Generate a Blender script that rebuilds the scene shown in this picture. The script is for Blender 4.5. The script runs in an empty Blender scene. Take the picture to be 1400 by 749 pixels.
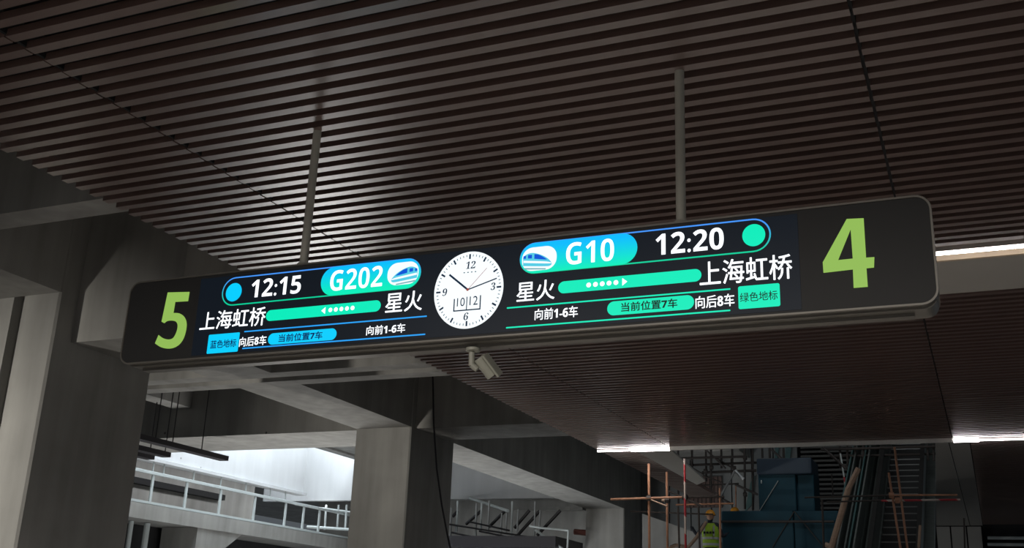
import bpy, bmesh, math, random
from mathutils import Vector, Matrix
random.seed(7)
SC = bpy.context.scene
COL = SC.collection
# ------------------------------------------------------------------ camera
EYE = Vector((0, 0, 1.65))
F = 1481.966                                   # focal length in pixels of the 1400 wide frame
YAW, PITCH, ROLL = map(math.radians, (-23.8907, 18.3576, 2.3143))
FW = Vector((math.sin(YAW)*math.cos(PITCH), math.cos(YAW)*math.cos(PITCH), math.sin(PITCH)))
_r = Vector((math.cos(YAW), -math.sin(YAW), 0)); _u = _r.cross(FW)
RT = _r*math.cos(ROLL) + _u*math.sin(ROLL); UP = -_r*math.sin(ROLL) + _u*math.cos(ROLL)
cd = bpy.data.cameras.new('camera'); cam = bpy.data.objects.new('camera', cd); COL.objects.link(cam)
cd.sensor_width = 36; cd.lens = F/1400*36; cd.clip_end = 300
m = Matrix((RT, UP, -FW)).transposed().to_4x4(); m.translation = EYE
cam.matrix_world = m; SC.camera = cam
# ------------------------------------------------------------------ world, exposure
SC.view_settings.view_transform = 'Standard'; SC.view_settings.look = 'None'
SC.view_settings.gamma = 1; SC.view_settings.exposure = 0
w = bpy.data.worlds.new('world'); SC.world = w; w.use_nodes = True
bg = w.node_tree.nodes['Background']; bg.inputs[0].default_value = (0.80, 0.90, 1.0, 1); bg.inputs[1].default_value = 0.10
# ------------------------------------------------------------------ area lights
def area(name, loc, aim, sx, sy, power, color, spread=180):
    l = bpy.data.lights.new(name, 'AREA'); l.shape = 'RECTANGLE'; l.size = sx; l.size_y = sy; l.energy = power; l.color = color; l.spread = math.radians(spread)
    o = bpy.data.objects.new(name, l); COL.objects.link(o); o.location = loc
    d = (Vector(aim)-Vector(loc)).normalized()
    if d.z < -0.7: q = Vector((0, 0, -1)).rotation_difference(d)          # keeps sx along X and sy along Y
    elif d.z > 0.7: q = Vector((0, 0, 1)).rotation_difference(d) @ Matrix.Rotation(math.pi, 3, 'X').to_quaternion()
    else: q = d.to_track_quat('-Z', 'Y')
    o.rotation_euler = q.to_euler()
    return o
area('skylight_daylight', (-20.8, 27.7, 12.5), (-21.2, 27.8, 4), 2.2, 9.0, 2000, (0.86, 0.94, 1.0))
area('skylight_daylight', (-24.0, 34.3, 12.5), (-24.0, 34.5, 4), 3.6, 3.0, 850, (0.86, 0.94, 1.0))
area('overhead_strip_lamp', (-3.2, 0.12, 5.395), (-3.2, 0.12, 0), 8.0, 0.12, 760, (1.0, 0.93, 0.86), 168)
area('hall_strip_lamp', (-3.2, -10.5, 5.395), (-3.2, -10.5, 0), 8.0, 0.12, 820, (1.0, 0.93, 0.86), 115)
area('platform_strip_lamp', (-3.2, 10.93, 5.36), (-3.2, 10.93, 0), 8.0, 0.05, 420, (1.0, 0.93, 0.86), 120)
area('track_upward_fill', (-15.5, 22.3, -1.0), (-15.2, 21.8, 6), 2.5, 3.0, 290, (1.0, 0.98, 0.95), 168)  # added unseen fill from below for the beam undersides
area('track_upward_fill', (-15.5, 30.0, -1.0), (-15.0, 32.5, 6), 3.0, 8.0, 480, (0.95, 0.98, 1.0), 165)  # second added fill, brightening the far bay from below
area('track_floodlight', (-15.5, -1.5, 1.0), (-12.6, 11.0, 3.3), 0.5, 0.5, 52, (1.0, 0.95, 0.86), 30)
area('walkway_wall_fill', (-22.7, 27.0, 5.98), (-24.0, 27.0, 5.0), 18.0, 0.15, 110, (0.95, 0.97, 1.0))  # added fill that lifts the wall behind the railing to grey
area('upper_hall_fill', (-3.5, 24.5, 9.8), (-3.3, 31.0, 5), 5.0, 1.0, 65, (0.92, 0.97, 1.0))  # added fill, keeps the escalator steps from going black
area('strip_lamp', (-6.6, 21.66, 5.30), (-6.6, 21.66, 0), 1.5, 0.05, 14, (1.0, 0.93, 0.86))
area('strip_lamp', (0.3, 21.66, 5.30), (0.3, 21.66, 0), 1.5, 0.05, 14, (1.0, 0.93, 0.86))

# ------------------------------------------------------------------ helpers
def ray(px, py): return RT*((px-700)/F) - UP*((py-374.5)/F) + FW
def at_y(px, py, Y): d = ray(px, py); return EYE + d*(Y/d.y)
def at_x(px, py, X): d = ray(px, py); return EYE + d*(X/d.x)
def at_z(px, py, Z): d = ray(px, py); return EYE + d*((Z-1.65)/d.z)

def newmat(name):
    mt = bpy.data.materials.new(name); mt.use_nodes = True
    return mt, mt.node_tree, mt.node_tree.nodes['Principled BSDF']
def mat(name, col, rough=0.6, metal=0.0, vary=0.12, scale=6.0, bump=0.0, spec=0.5, stretch=None, coat=0):
    mt, nt, b = newmat(name); N = nt.nodes; L = nt.links
    tc = N.new('ShaderNodeTexCoord'); mp = N.new('ShaderNodeMapping'); L.new(tc.outputs['Object'], mp.inputs[0])
    if stretch: mp.inputs['Scale'].default_value = stretch
    nz = N.new('ShaderNodeTexNoise'); nz.inputs['Scale'].default_value = scale; nz.inputs['Detail'].default_value = 6
    L.new(mp.outputs[0], nz.inputs[0])
    mx = N.new('ShaderNodeMixRGB'); L.new(nz.outputs[0], mx.inputs[0])
    mx.inputs[1].default_value = tuple(c*(1-vary) for c in col)+(1,); mx.inputs[2].default_value = tuple(min(1, c*(1+vary)) for c in col)+(1,)
    L.new(mx.outputs[0], b.inputs['Base Color'])
    b.inputs['Roughness'].default_value = rough; b.inputs['Metallic'].default_value = metal
    b.inputs['Specular IOR Level'].default_value = spec; b.inputs['Coat Weight'].default_value = coat
    if bump:
        bp = N.new('ShaderNodeBump'); bp.inputs['Strength'].default_value = bump; bp.inputs['Distance'].default_value = 0.01
        L.new(nz.outputs[0], bp.inputs['Height']); L.new(bp.outputs[0], b.inputs['Normal'])
    return mt
def concrete(name, col, vary=0.25, holes=True):
    mt, nt, b = newmat(name); N = nt.nodes; L = nt.links
    tc = N.new('ShaderNodeTexCoord')
    n1 = N.new('ShaderNodeTexNoise'); n1.inputs['Scale'].default_value = 0.9; n1.inputs['Detail'].default_value = 9; L.new(tc.outputs['Object'], n1.inputs[0])
    mp = N.new('ShaderNodeMapping'); mp.inputs['Scale'].default_value = (2.2, 2.2, 0.16); L.new(tc.outputs['Object'], mp.inputs[0])
    n2 = N.new('ShaderNodeTexNoise'); n2.inputs['Scale'].default_value = 1.5; n2.inputs['Detail'].default_value = 5; L.new(mp.outputs[0], n2.inputs[0])
    ad = N.new('ShaderNodeMath'); ad.operation = 'ADD'; L.new(n1.outputs[0], ad.inputs[0]); L.new(n2.outputs[0], ad.inputs[1])
    rm = N.new('ShaderNodeMapRange'); rm.inputs[1].default_value = 0.65; rm.inputs[2].default_value = 1.35; L.new(ad.outputs[0], rm.inputs[0])
    mx = N.new('ShaderNodeMixRGB'); L.new(rm.outputs[0], mx.inputs[0])
    mx.inputs[1].default_value = tuple(c*(1-vary) for c in col)+(1,); mx.inputs[2].default_value = tuple(min(1, c*(1+vary)) for c in col)+(1,)
    out = mx.outputs[0]
    if holes:                                   # form-tie pits
        vo = N.new('ShaderNodeTexVoronoi'); vo.inputs['Scale'].default_value = 1.0; vo.inputs['Randomness'].default_value = 0.35
        L.new(tc.outputs['Object'], vo.inputs[0])
        ct = N.new('ShaderNodeMath'); ct.operation = 'LESS_THAN'; ct.inputs[1].default_value = 0.03; L.new(vo.outputs['Distance'], ct.inputs[0])
        m2 = N.new('ShaderNodeMixRGB'); L.new(ct.outputs[0], m2.inputs[0]); L.new(out, m2.inputs[1]); m2.inputs[2].default_value = tuple(c*0.3 for c in col)+(1,)
        out = m2.outputs[0]
    L.new(out, b.inputs['Base Color']); b.inputs['Roughness'].default_value = 0.8; b.inputs['Specular IOR Level'].default_value = 0.3
    bp = N.new('ShaderNodeBump'); bp.inputs['Strength'].default_value = 0.25; bp.inputs['Distance'].default_value = 0.02
    L.new(n1.outputs[0], bp.inputs['Height']); L.new(bp.outputs[0], b.inputs['Normal'])
    return mt
def glow(name, col, s):
    mt, nt, b = newmat(name)
    b.inputs['Base Color'].default_value = (0.01, 0.01, 0.01, 1); b.inputs['Roughness'].default_value = 0.35
    b.inputs['Specular IOR Level'].default_value = 0.12
    b.inputs['Emission Color'].default_value = tuple(col)+(1,); b.inputs['Emission Strength'].default_value = s
    return mt
def glow_gradient(name, z0, z1, c0, c1, s):      # display colours run from c0 (low) to c1 (high)
    mt, nt, b = newmat(name); N = nt.nodes; L = nt.links
    b.inputs['Specular IOR Level'].default_value = 0.12
    g = N.new('ShaderNodeNewGeometry'); sp = N.new('ShaderNodeSeparateXYZ'); L.new(g.outputs['Position'], sp.inputs[0])
    r = N.new('ShaderNodeMapRange'); r.inputs[1].default_value = z0; r.inputs[2].default_value = z1; L.new(sp.outputs[2], r.inputs[0])
    mx = N.new('ShaderNodeMixRGB'); L.new(r.outputs[0], mx.inputs[0]); mx.inputs[1].default_value = tuple(c0)+(1,); mx.inputs[2].default_value = tuple(c1)+(1,)
    L.new(mx.outputs[0], b.inputs['Emission Color']); b.inputs['Emission Strength'].default_value = s
    b.inputs['Base Color'].default_value = (0.01, 0.01, 0.01, 1); b.inputs['Roughness'].default_value = 0.35
    return mt

BROWN = mat('brown_aluminium', (0.125, 0.078, 0.066), 0.33, 0.0, 0.06, 3, spec=1.0, coat=0.7)
BROWN.node_tree.nodes['Principled BSDF'].inputs['Coat Roughness'].default_value = 0.24
VOID = mat('dark_plenum', (0.008, 0.008, 0.009), 0.9)
PANEL = mat('grey_panel', (0.40, 0.385, 0.355), 0.5, 0, 0.05, 2)
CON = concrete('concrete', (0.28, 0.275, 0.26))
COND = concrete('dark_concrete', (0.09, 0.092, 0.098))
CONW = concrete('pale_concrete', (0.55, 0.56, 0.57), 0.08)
BEZ = mat('sign_frame', (0.17, 0.16, 0.14), 0.42, 0.4, 0.05, 4)
FACE = mat('black_face', (0.030, 0.030, 0.030), 0.5, 0, 0.05, 3, spec=0.25)
POST = mat('grey_post_paint', (0.50, 0.485, 0.42), 0.45, 0, 0.05, 5)
CREAM = mat('cream_plastic', (0.36, 0.36, 0.30), 0.4, 0, 0.05, 8)
BLACKP = mat('black_plastic', (0.012, 0.012, 0.012), 0.3)
GREYM = mat('grey_metal', (0.35, 0.36, 0.36), 0.4, 0.5, 0.1, 6)
WHITEM = mat('white_rail_paint', (0.46, 0.50, 0.50), 0.4, 0, 0.05, 6)
DARKM = mat('dark_metal', (0.02, 0.018, 0.022), 0.5, 0, 0.1, 6)
RUST = mat('rusty_tube', (0.34, 0.17, 0.10), 0.6, 0.1, 0.35, 9, bump=0.2)
DTUBE = mat('dark_tube', (0.035, 0.028, 0.025), 0.6, 0.2, 0.3, 9)
WOOD = mat('raw_timber', (0.36, 0.25, 0.18), 0.7, 0, 0.25, 5, stretch=(1, 1, 8), bump=0.2)
TARP = mat('blue_sheet', (0.010, 0.042, 0.062), 0.65, 0, 0.35, 2.2, bump=0.5, spec=0.2)
TARPD = mat('navy_sheet', (0.010, 0.025, 0.045), 0.6, 0, 0.3, 2)
STEEL = mat('brushed_steel', (0.20, 0.225, 0.215), 0.4, 0.5, 0.3, 3, stretch=(1, 1, 6))
GLASSY = mat('teal_glass_edge', (0.06, 0.13, 0.13), 0.3, 0.1, 0.4, 4)
FLOOR = mat('stone_floor', (0.24, 0.23, 0.22), 0.5, 0, 0.08, 1)
LED = glow('led_tube', (1.0, 0.93, 0.92), 14.0)
HIVIS = mat('hi_vis_green', (0.30, 0.48, 0.03), 0.8, 0, 0.2, 12)
SILVER = mat('reflective_tape', (0.38, 0.40, 0.38), 0.5, 0, 0.1, 20)
HELM = mat('orange_helmet', (0.72, 0.30, 0.02), 0.35, 0, 0.05, 5)
SKIN = mat('skin', (0.42, 0.25, 0.17), 0.6, 0, 0.05, 10)
CLOTH = mat('navy_workwear', (0.02, 0.024, 0.035), 0.85, 0, 0.2, 12)
def red_white(name, period=0.35):
    mt, nt, b = newmat(name); N = nt.nodes; L = nt.links
    tc = N.new('ShaderNodeTexCoord'); sp = N.new('ShaderNodeSeparateXYZ'); L.new(tc.outputs['Object'], sp.inputs[0])
    a = N.new('ShaderNodeMath'); a.operation = 'ADD'; L.new(sp.outputs[0], a.inputs[0]); L.new(sp.outputs[2], a.inputs[1])
    q = N.new('ShaderNodeMath'); q.operation = 'MODULO'; q.inputs[1].default_value = period*2; L.new(a.outputs[0], q.inputs[0])
    ab = N.new('ShaderNodeMath'); ab.operation = 'ABSOLUTE'; L.new(q.outputs[0], ab.inputs[0])
    g = N.new('ShaderNodeMath'); g.operation = 'GREATER_THAN'; g.inputs[1].default_value = period; L.new(ab.outputs[0], g.inputs[0])
    mx = N.new('ShaderNodeMixRGB'); L.new(g.outputs[0], mx.inputs[0]); mx.inputs[1].default_value = (0.42, 0.03, 0.04, 1); mx.inputs[2].default_value = (0.5, 0.42, 0.38, 1)
    L.new(mx.outputs[0], b.inputs['Base Color']); b.inputs['Roughness'].default_value = 0.5
    return mt
REDW = red_white('red_white_paint')

# mesh collecting
def box(bm, x0, x1, y0, y1, z0, z1):
    v = [bm.verts.new((x, y, z)) for x in (x0, x1) for y in (y0, y1) for z in (z0, z1)]
    for f in ((0,1,3,2), (4,6,7,5), (0,4,5,1), (2,3,7,6), (0,2,6,4), (1,5,7,3)): bm.faces.new([v[i] for i in f])
    return v
def hexa(bm, bottom, top):                       # two loops of equal length
    a = [bm.verts.new(p) for p in bottom]; b = [bm.verts.new(p) for p in top]; n = len(a)
    bm.faces.new(a[::-1]); bm.faces.new(b)
    for i in range(n): bm.faces.new((a[i], a[(i+1) % n], b[(i+1) % n], b[i]))
def tube(bm, p, q, r, n=10, r2=None):
    p = Vector(p); q = Vector(q); d = (q-p).normalized(); s = d.orthogonal().normalized(); t = d.cross(s)
    if r2 is None: r2 = r
    A = [p+(s*math.cos(k*math.tau/n)+t*math.sin(k*math.tau/n))*r for k in range(n)]
    B = [q+(s*math.cos(k*math.tau/n)+t*math.sin(k*math.tau/n))*r2 for k in range(n)]
    hexa(bm, A, B)
def path(bm, pts, r, n=8):
    for a, b in zip(pts[:-1], pts[1:]): tube(bm, a, b, r, n)
def build(name, bm, mt, parent=None, bevel=0, smooth=False, kind=None, label=None):
    bmesh.ops.recalc_face_normals(bm, faces=bm.faces)
    root = parent
    while root is not None and root.parent: root = root.parent
    if root is not None:
        bmesh.ops.translate(bm, vec=-root.location, verts=bm.verts)
    loc = Vector((0, 0, 0))
    if parent is None and bm.verts:              # origin at the base of the thing
        xs = [v.co for v in bm.verts]
        loc = Vector(((min(v.x for v in xs)+max(v.x for v in xs))/2, (min(v.y for v in xs)+max(v.y for v in xs))/2, min(v.z for v in xs)))
        bmesh.ops.translate(bm, vec=-loc, verts=bm.verts)
    me = bpy.data.meshes.new(name); bm.to_mesh(me); bm.free(); me.materials.append(mt)
    if smooth:
        for p in me.polygons: p.use_smooth = True
    o = bpy.data.objects.new(name, me); COL.objects.link(o); o.parent = parent; o.location = loc
    if bevel:
        md = o.modifiers.new('bevel', 'BEVEL'); md.width = bevel; md.segments = 2; md.limit_method = 'ANGLE'
    if kind: o['kind'] = kind
    if label: o['label'] = label
    return o
def B(): return bmesh.new()
def thing(name, loc, label, cat=None, group=None, kind=None):
    o = bpy.data.objects.new(name, None); COL.objects.link(o); o.location = loc; o.empty_display_size = 0.2
    o['label'] = label
    if cat: o['category'] = cat
    if group: o['group'] = group
    if kind: o['kind'] = kind
    return o
def tag(o, label, cat=None, group=None, kind=None):
    o['label'] = label
    if cat: o['category'] = cat
    if group: o['group'] = group
    if kind: o['kind'] = kind
    return o
def boxobj(name, x0, x1, y0, y1, z0, z1, mt, parent=None, bevel=0, kind=None, label=None):
    b = B(); box(b, x0, x1, y0, y1, z0, z1); return build(name, b, mt, parent, bevel, kind=kind, label=label)

# ================================================================== structure
CZ = 5.40                                        # underside of the slatted ceiling
XL, XR = -7.46, 1.05                             # ceiling edges
J1, J2 = -5.903, -0.506                          # joints between slat lengths
ZB = 5.85                                        # underside of the concrete beams
boxobj('floor', XL, XR+0.2, -14, 44, -0.3, 0, FLOOR, kind='structure', label='pale stone platform floor')
boxobj('track_bed', -26, XL, -14, 15.98, -1.6, -1.3, COND, kind='structure', label='dark track bed beside the near platform')  # unseen half kept dark to limit bounce onto the upper beams
boxobj('track_bed', -26, XL, 16, 44, -1.6, -1.3, mat('bounce_ballast', (0.42, 0.41, 0.39), 0.8, 0, 0.2, 4, bump=0.4), kind='structure', label='pale track bed beside the platform')  # unseen half made pale to bounce daylight onto slats and beams
boxobj('far_track_bed', XR+0.2, 9, -14, 44, -1.6, -1.3, COND, kind='structure', label='track bed on the right of the platform')

# ---- slatted ceiling
cb = B(); box(cb, XL+0.02, XR, -12, 21.5, 5.78, 5.84)
ceiling = build('ceiling', cb, VOID, kind='structure', label='dark soffit carrying the brown slats')
PITCHS, SW, SH = 0.17335, 0.080, 0.060
def slat_mesh(x0, x1):
    b = B(); box(b, x0, x1, 0, SW, 0, SH)
    me = bpy.data.meshes.new('slat'); bmesh.ops.recalc_face_normals(b, faces=b.faces); b.to_mesh(me); b.free(); me.materials.append(BROWN); return me
secs = [slat_mesh(XL, J1-0.008), slat_mesh(J1+0.008, J2-0.011), slat_mesh(J2+0.011, XR)]
for y0, n in ((4.588-9*PITCHS, 45), (12.44, 53)):
    for k in range(n):
        for me in secs:
            o = bpy.data.objects.new('slat', me); COL.objects.link(o); o.parent = ceiling
            o.location = Vector((random.uniform(-.003, .003), y0+k*PITCHS, CZ+random.uniform(-.0015, .0015))) - ceiling.location
b = B()                                          # carriers on top of the slats
for x in (-7.05, -6.05, -5.75, -4.4, -3.2, -2.0, -0.66, -0.36, 0.6):
    box(b, x-0.02, x+0.02, 2.8, 21.5, CZ+SH+0.004, CZ+SH+0.045)
build('carrier_rail', b, VOID, ceiling, kind='stuff')
boxobj('edge_light_block', XL+0.21, XL+0.23, 2.0, 21.5, CZ+SH+0.05, 5.775, VOID, ceiling)  # added dark closure blocking bright streaks through the slat gaps
boxobj('edge_trim', XL+0.01, XL+0.20, 2.8, 21.55, CZ+SH-0.012, CZ+SH-0.002, BROWN, ceiling)
# dark gap strips at the joints
for x in (J1, J2):
    boxobj('joint_strip', x-0.012, x+0.012, 2.8, 21.5, CZ+0.018, CZ+SH+0.003, VOID, ceiling)
# ---- trough panel and light strips
tp = thing('trough_panel', (-3.2, 11.8, CZ), 'smooth grey flat panel in the ceiling behind the sign, right of the numeral 4', kind='structure')
boxobj('flat_panel', XL, XR, 11.20, 12.40, CZ+0.012, CZ+0.05, PANEL, tp)
boxobj('front_lip', XL, XR, 11.155, 11.198, CZ-0.012, CZ+0.05, mat('lip_cream', (0.62, 0.50, 0.36), 0.5), tp)
boxobj('trough_back', XL, XR, 10.80, 11.15, CZ+0.07, CZ+0.10, BROWN, tp)
def led(name, label, segs, Y, z, w_):
    r = thing(name, (segs[0][0], Y, z), label, 'light', 'linear ceiling lights')
    for x0, x1, on, s in segs:
        if on: boxobj('led_tube', x0, x1, Y-w_*s/2, Y+w_*s/2, z-0.035*s, z, LED, r)
    return r
for name, label, x0, x1, Y, wd in (
    ('strip_light', 'bright white linear strip light beside the right end of the sign', -0.30, XR, 10.93, 0.045),
    ('strip_light', 'white linear strip light hidden behind the left half of the sign', XL, J1, 10.93, 0.045)):
    r = thing(name, (x0, Y, CZ-0.02), label, 'light')
    boxobj('led_tube', x0, x1, Y-wd/2, Y+wd/2, CZ-0.022, CZ, LED, r)
    boxobj('housing', x0, x1, Y-wd/2-0.01, Y+wd/2+0.01, CZ+0.001, CZ+0.05, PANEL, r)
for label, x0, xm, xe, x1 in (('linear strip light at the far left edge of the slatted ceiling, above the scaffolding', XL, -6.72, J1, None),
                          ('linear strip light at the far right of the ceiling, above the grey panels', J2+0.02, J2+0.02, J2+0.46, XR)):
    r = thing('strip_light', (x0, 21.66, CZ), label, 'light')
    a, c = xm, xe
    boxobj('lamp_head', a, c, 21.63, 21.69, CZ-0.055, CZ-0.002, LED, r)
    if x1: boxobj('led_tube', c, x1, 21.645, 21.68, CZ-0.042, CZ-0.012, LED, r)
    else: boxobj('led_tube', XL, a, 21.645, 21.68, CZ-0.042, CZ-0.012, LED, r)
tag(boxobj('ceiling_edge_bar', J1+0.01, J2, 21.60, 21.66, CZ-0.06, CZ+0.02, mat('bar_white', (0.8, 0.79, 0.76), 0.4)), 'pale grey metal bar closing the ceiling edge', kind='structure')
# ---- ceiling beyond the second strip (round the escalator opening)
fc = thing('far_ceiling', (-3.2, 30, CZ), 'ceiling border round the escalator opening', kind='structure')
b = B(); n = int((29.5-21.8)/PITCHS)
for k in range(n): box(b, XL, -6.72, 21.8+k*PITCHS, 21.8+k*PITCHS+SW, CZ, CZ+SH)
for k in range(int((37.2-21.8)/PITCHS)): box(b, -0.20, XR, 21.8+k*PITCHS, 21.8+k*PITCHS+SW, CZ, CZ+SH)
build('slat_border', b, BROWN, fc, kind='stuff')
boxobj('border_backing', XL+0.01, -6.72, 21.75, 29.5, CZ+SH+0.001, CZ+SH+0.03, BROWN, fc)
boxobj('border_backing', -0.20, XR, 21.75, 37.2, CZ+SH+0.001, CZ+SH+0.03, VOID, fc)
def polypanel(pts):
    b = B(); hexa(b, [(x, y, CZ) for x, y in pts], [(x, y, CZ+0.04) for x, y in pts]); build('flat_panel', b, PANEL, fc)
polypanel([(-6.71, 21.75), (-5.93, 21.75), (-6.35, 26.6), (-6.71, 27.2)])
polypanel([(-0.59, 21.75), (-0.59, 37.3), (-1.56, 37.3), (-0.80, 21.75)])
boxobj('flat_panel', -0.57, -0.22, 21.75, 37.3, CZ+0.004, CZ+0.04, PANEL, fc)

# ---- concrete columns and beams
def column(label, y0, y1, groove=False, x1=-11.40, x0=-12.77):
    b = B()
    if groove: loop = [(x0, y0), (-12.25, y0), (-12.25, y0+0.16), (-12.05, y0+0.16), (-12.05, y0), (x1-0.03, y0), (x1, y0+0.03), (x1, y1), (x0, y1)]
    else: loop = [(x0, y0), (x1-0.03, y0), (x1, y0+0.03), (x1, y1), (x0, y1)]
    hexa(b, [(x, y, -1.3) for x, y in loop], [(x, y, 7.9) for x, y in loop])
    return tag(build('concrete_column', b, CON), label, kind='structure')
column('broad concrete column with a dark vertical groove at the left edge', 10.52, 12.45, True)
column('concrete column behind the left half of the sign, cable running down its side', 20.65, 22.75)
column('farthest concrete column, left of the scaffolding', 35.95, 37.9)
tag(boxobj('column_bracket', -11.40, -9.6, 10.85, 12.40, 5.22, 7.9, CON), 'concrete bracket on the side of the nearest column', kind='structure')
def beam(x0, x1, y0, y1, label, z0=ZB, z1=7.9, mt=CON, name='concrete_beam'):
    return tag(boxobj(name, x0, x1, y0, y1, z0, z1, mt), label, kind='structure')
beam(-12.77, -11.40, -12, 10.52, 'long concrete beam leading to the nearest column', z1=8.0)
beam(-12.77, -11.40, 12.45, 15.43, 'concrete beam above the left end of the sign', z1=8.0)
beam(-12.77, -11.40, 16.38, 20.65, 'pale concrete beam running up to the second column', z1=8.0)
beam(-12.77, -11.40, 22.75, 35.95, 'concrete beam between the second and the farthest column', z1=8.0)
for y0, y1, lb in ((15.43, 15.76, 'near one of the paired thin concrete cross beams'), (16.05, 16.38, 'far one of the paired thin concrete cross beams')):
    beam(-24, 6, y0, y1, lb, z1=7.95)
beam(-24, 6, 8.0, 8.38, 'dim concrete cross beam above the left edge of the slats', z1=7.95)
beam(-24, 6, 5.2, 5.6, 'concrete cross beam nearest the camera', z1=7.95)
beam(-11.40, 6, 20.85, 22.35, 'concrete cross beam right of the second column', z1=7.95)
beam(-24, -12.77, 20.80, 22.75, 'deep concrete cross beam left of the second column', z1=7.95)
beam(-18.13, -17.6, 16.39, 20.79, 'short concrete beam stub above the cable trays', z0=6.57, z1=7.9)
# roof slab, with the skylight well cut out
HX0, HX1, HY0, HY1 = -22.0, -19.5, 22.8, 36.0
ZR = 7.78
for x0, x1, y0, y1, lb in ((-40, 10, -14, 22.76, 'near'), (-40, -22.31, 22.77, 32.38, 'left'), (-40, -26.01, 32.39, 36.0, 'far left'), (HX1, -7.5, 22.77, 32.6, 'middle'), (-21.95, -7.5, 32.61, 36.0, 'second middle'), (-7.5, 10, 22.77, 60.0, 'escalator'), (-40, -7.51, 36.31, 60, 'far')):
    tag(boxobj('roof_slab', x0, x1, y0, y1, 7.9 if lb == 'near' else 11.0 if lb == 'escalator' else ZR, 11.4 if lb == 'escalator' else 8.4, COND if lb == 'near' else CON), 'dark concrete roof slab, %s bay' % lb, kind='structure')
tag(boxobj('well_edge_beam', -21.95, -21.55, 32.61, 36.0, 7.70, 7.77, CON), 'concrete lip at the edge of the skylight well', kind='structure')
# skylight well walls
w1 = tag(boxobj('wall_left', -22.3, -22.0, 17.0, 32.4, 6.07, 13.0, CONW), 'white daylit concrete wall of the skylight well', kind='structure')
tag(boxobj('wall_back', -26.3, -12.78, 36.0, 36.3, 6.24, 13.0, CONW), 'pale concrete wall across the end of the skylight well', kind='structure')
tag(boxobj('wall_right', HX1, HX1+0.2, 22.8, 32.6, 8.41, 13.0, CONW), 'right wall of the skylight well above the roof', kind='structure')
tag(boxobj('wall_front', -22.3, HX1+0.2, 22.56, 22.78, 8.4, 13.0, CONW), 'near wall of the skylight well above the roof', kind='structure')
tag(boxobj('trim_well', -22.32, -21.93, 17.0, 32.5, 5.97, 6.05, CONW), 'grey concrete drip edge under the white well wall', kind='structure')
# wall behind the mezzanine
tag(boxobj('wall_mezzanine', -24.5, -24.0, 14, 32.3, -1.3, 7.7, CON), 'grey concrete wall behind the mezzanine walkway', kind='structure')
tag(boxobj('wall_far', -26.0, -7.6, 39.5, 39.8, -1.3, 7.2, CON), 'dark wall at the far end of the track', kind='structure')

# ---- mezzanine walkway
boxm = thing('mezzanine_walkway', (-22.5, 28, 4.4), 'concrete mezzanine walkway below the skylight well', kind='structure')
boxobj('walkway_slab', -23.98, -22.0, 15, 36.5, 4.35, 4.80, CON, boxm)
boxobj('walkway_fascia', -22.0, -21.92, 15, 36.5, 4.33, 4.75, CON, boxm)
rl = thing('mezzanine_railing', (-22.0, 28, 4.8), 'white railing with glazed lower rail along the mezzanine walkway', 'railing')
b = B(); box(b, -22.04, -21.96, 15, 36.4, 5.60, 5.69); build('handrail', b, WHITEM, rl, 0.01)
b = B(); box(b, -22.03, -21.97, 15, 36.4, 4.77, 4.84); build('bottom_rail', b, WHITEM, rl)
for px in (204, 252, 300, 348, 391, 416, 438):
    y = at_x(px, 690, -22.0).y
    b = B(); box(b, -22.02, -21.98, y-0.045, y+0.045, 4.84, 5.60); build('rail_post', b, WHITEM, rl)
for px in (208, 223, 265, 303, 338, 372, 393):
    y = at_x(px, 650, -22.0).y
    b = B(); box(b, -22.015, -21.985, y-0.018, y+0.018, 5.69, 5.97); build('hanger_rod', b, WHITEM, rl)
_d0 = at_x(183, 655, -23.75); _d1 = at_x(307, 680, -23.75)
tag(boxobj('service_duct', -23.98, -23.72, 16, _d1.y, (_d0.z+_d1.z)/2-0.10, (_d0.z+_d1.z)/2+0.08, VOID), 'long dark duct behind the mezzanine railing', 'duct')
# flared pier carrying the walkway
b = B(); yA = 26.95
def pq(yb, z): return [(-23.3, yA, z), (-21.95, yA, z), (-21.95, yb, z), (-23.3, yb, z)]
hexa(b, pq(27.75, -1.3), pq(27.75, 3.449)); hexa(b, pq(27.75, 3.45), pq(29.15, 4.34))
tag(build('flared_pier', b, CON), 'flared concrete pier under the mezzanine walkway', kind='structure')
tag(boxobj('lower_beam', -25.8, -19.0, 40.0, 40.6, 4.15, 4.5, CON), 'pale concrete beam low behind the flared pier', kind='structure')
tag(boxobj('undercroft_shade_panel', -23.9, -23.6, 14, 36, -1.3, 4.34, mat('undercroft_shade', (0.02, 0.02, 0.021), 0.9, 0, 0.5, 3)), 'dark sheet painted as the shade under the mezzanine walkway', kind='structure')  # near-black sheet added to paint the shade below the walkway
# pipes left of the pier
for px, r_ in ((173, .05), (181, .07), (203, .09)):
    p = at_x(px, 704, -22.8); b = B(); tube(b, (p.x, p.y, 4.33), (p.x, p.y, 3.2), r_, 10)
    tag(build('drain_pipe', b, WHITEM), {173: 'thin white pipe end under the walkway, farthest left', 181: 'white pipe under the walkway, middle of three', 203: 'thickest white pipe under the walkway, beside the flared pier'}[px], 'pipe', 'pipes hanging under the mezzanine')
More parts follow.
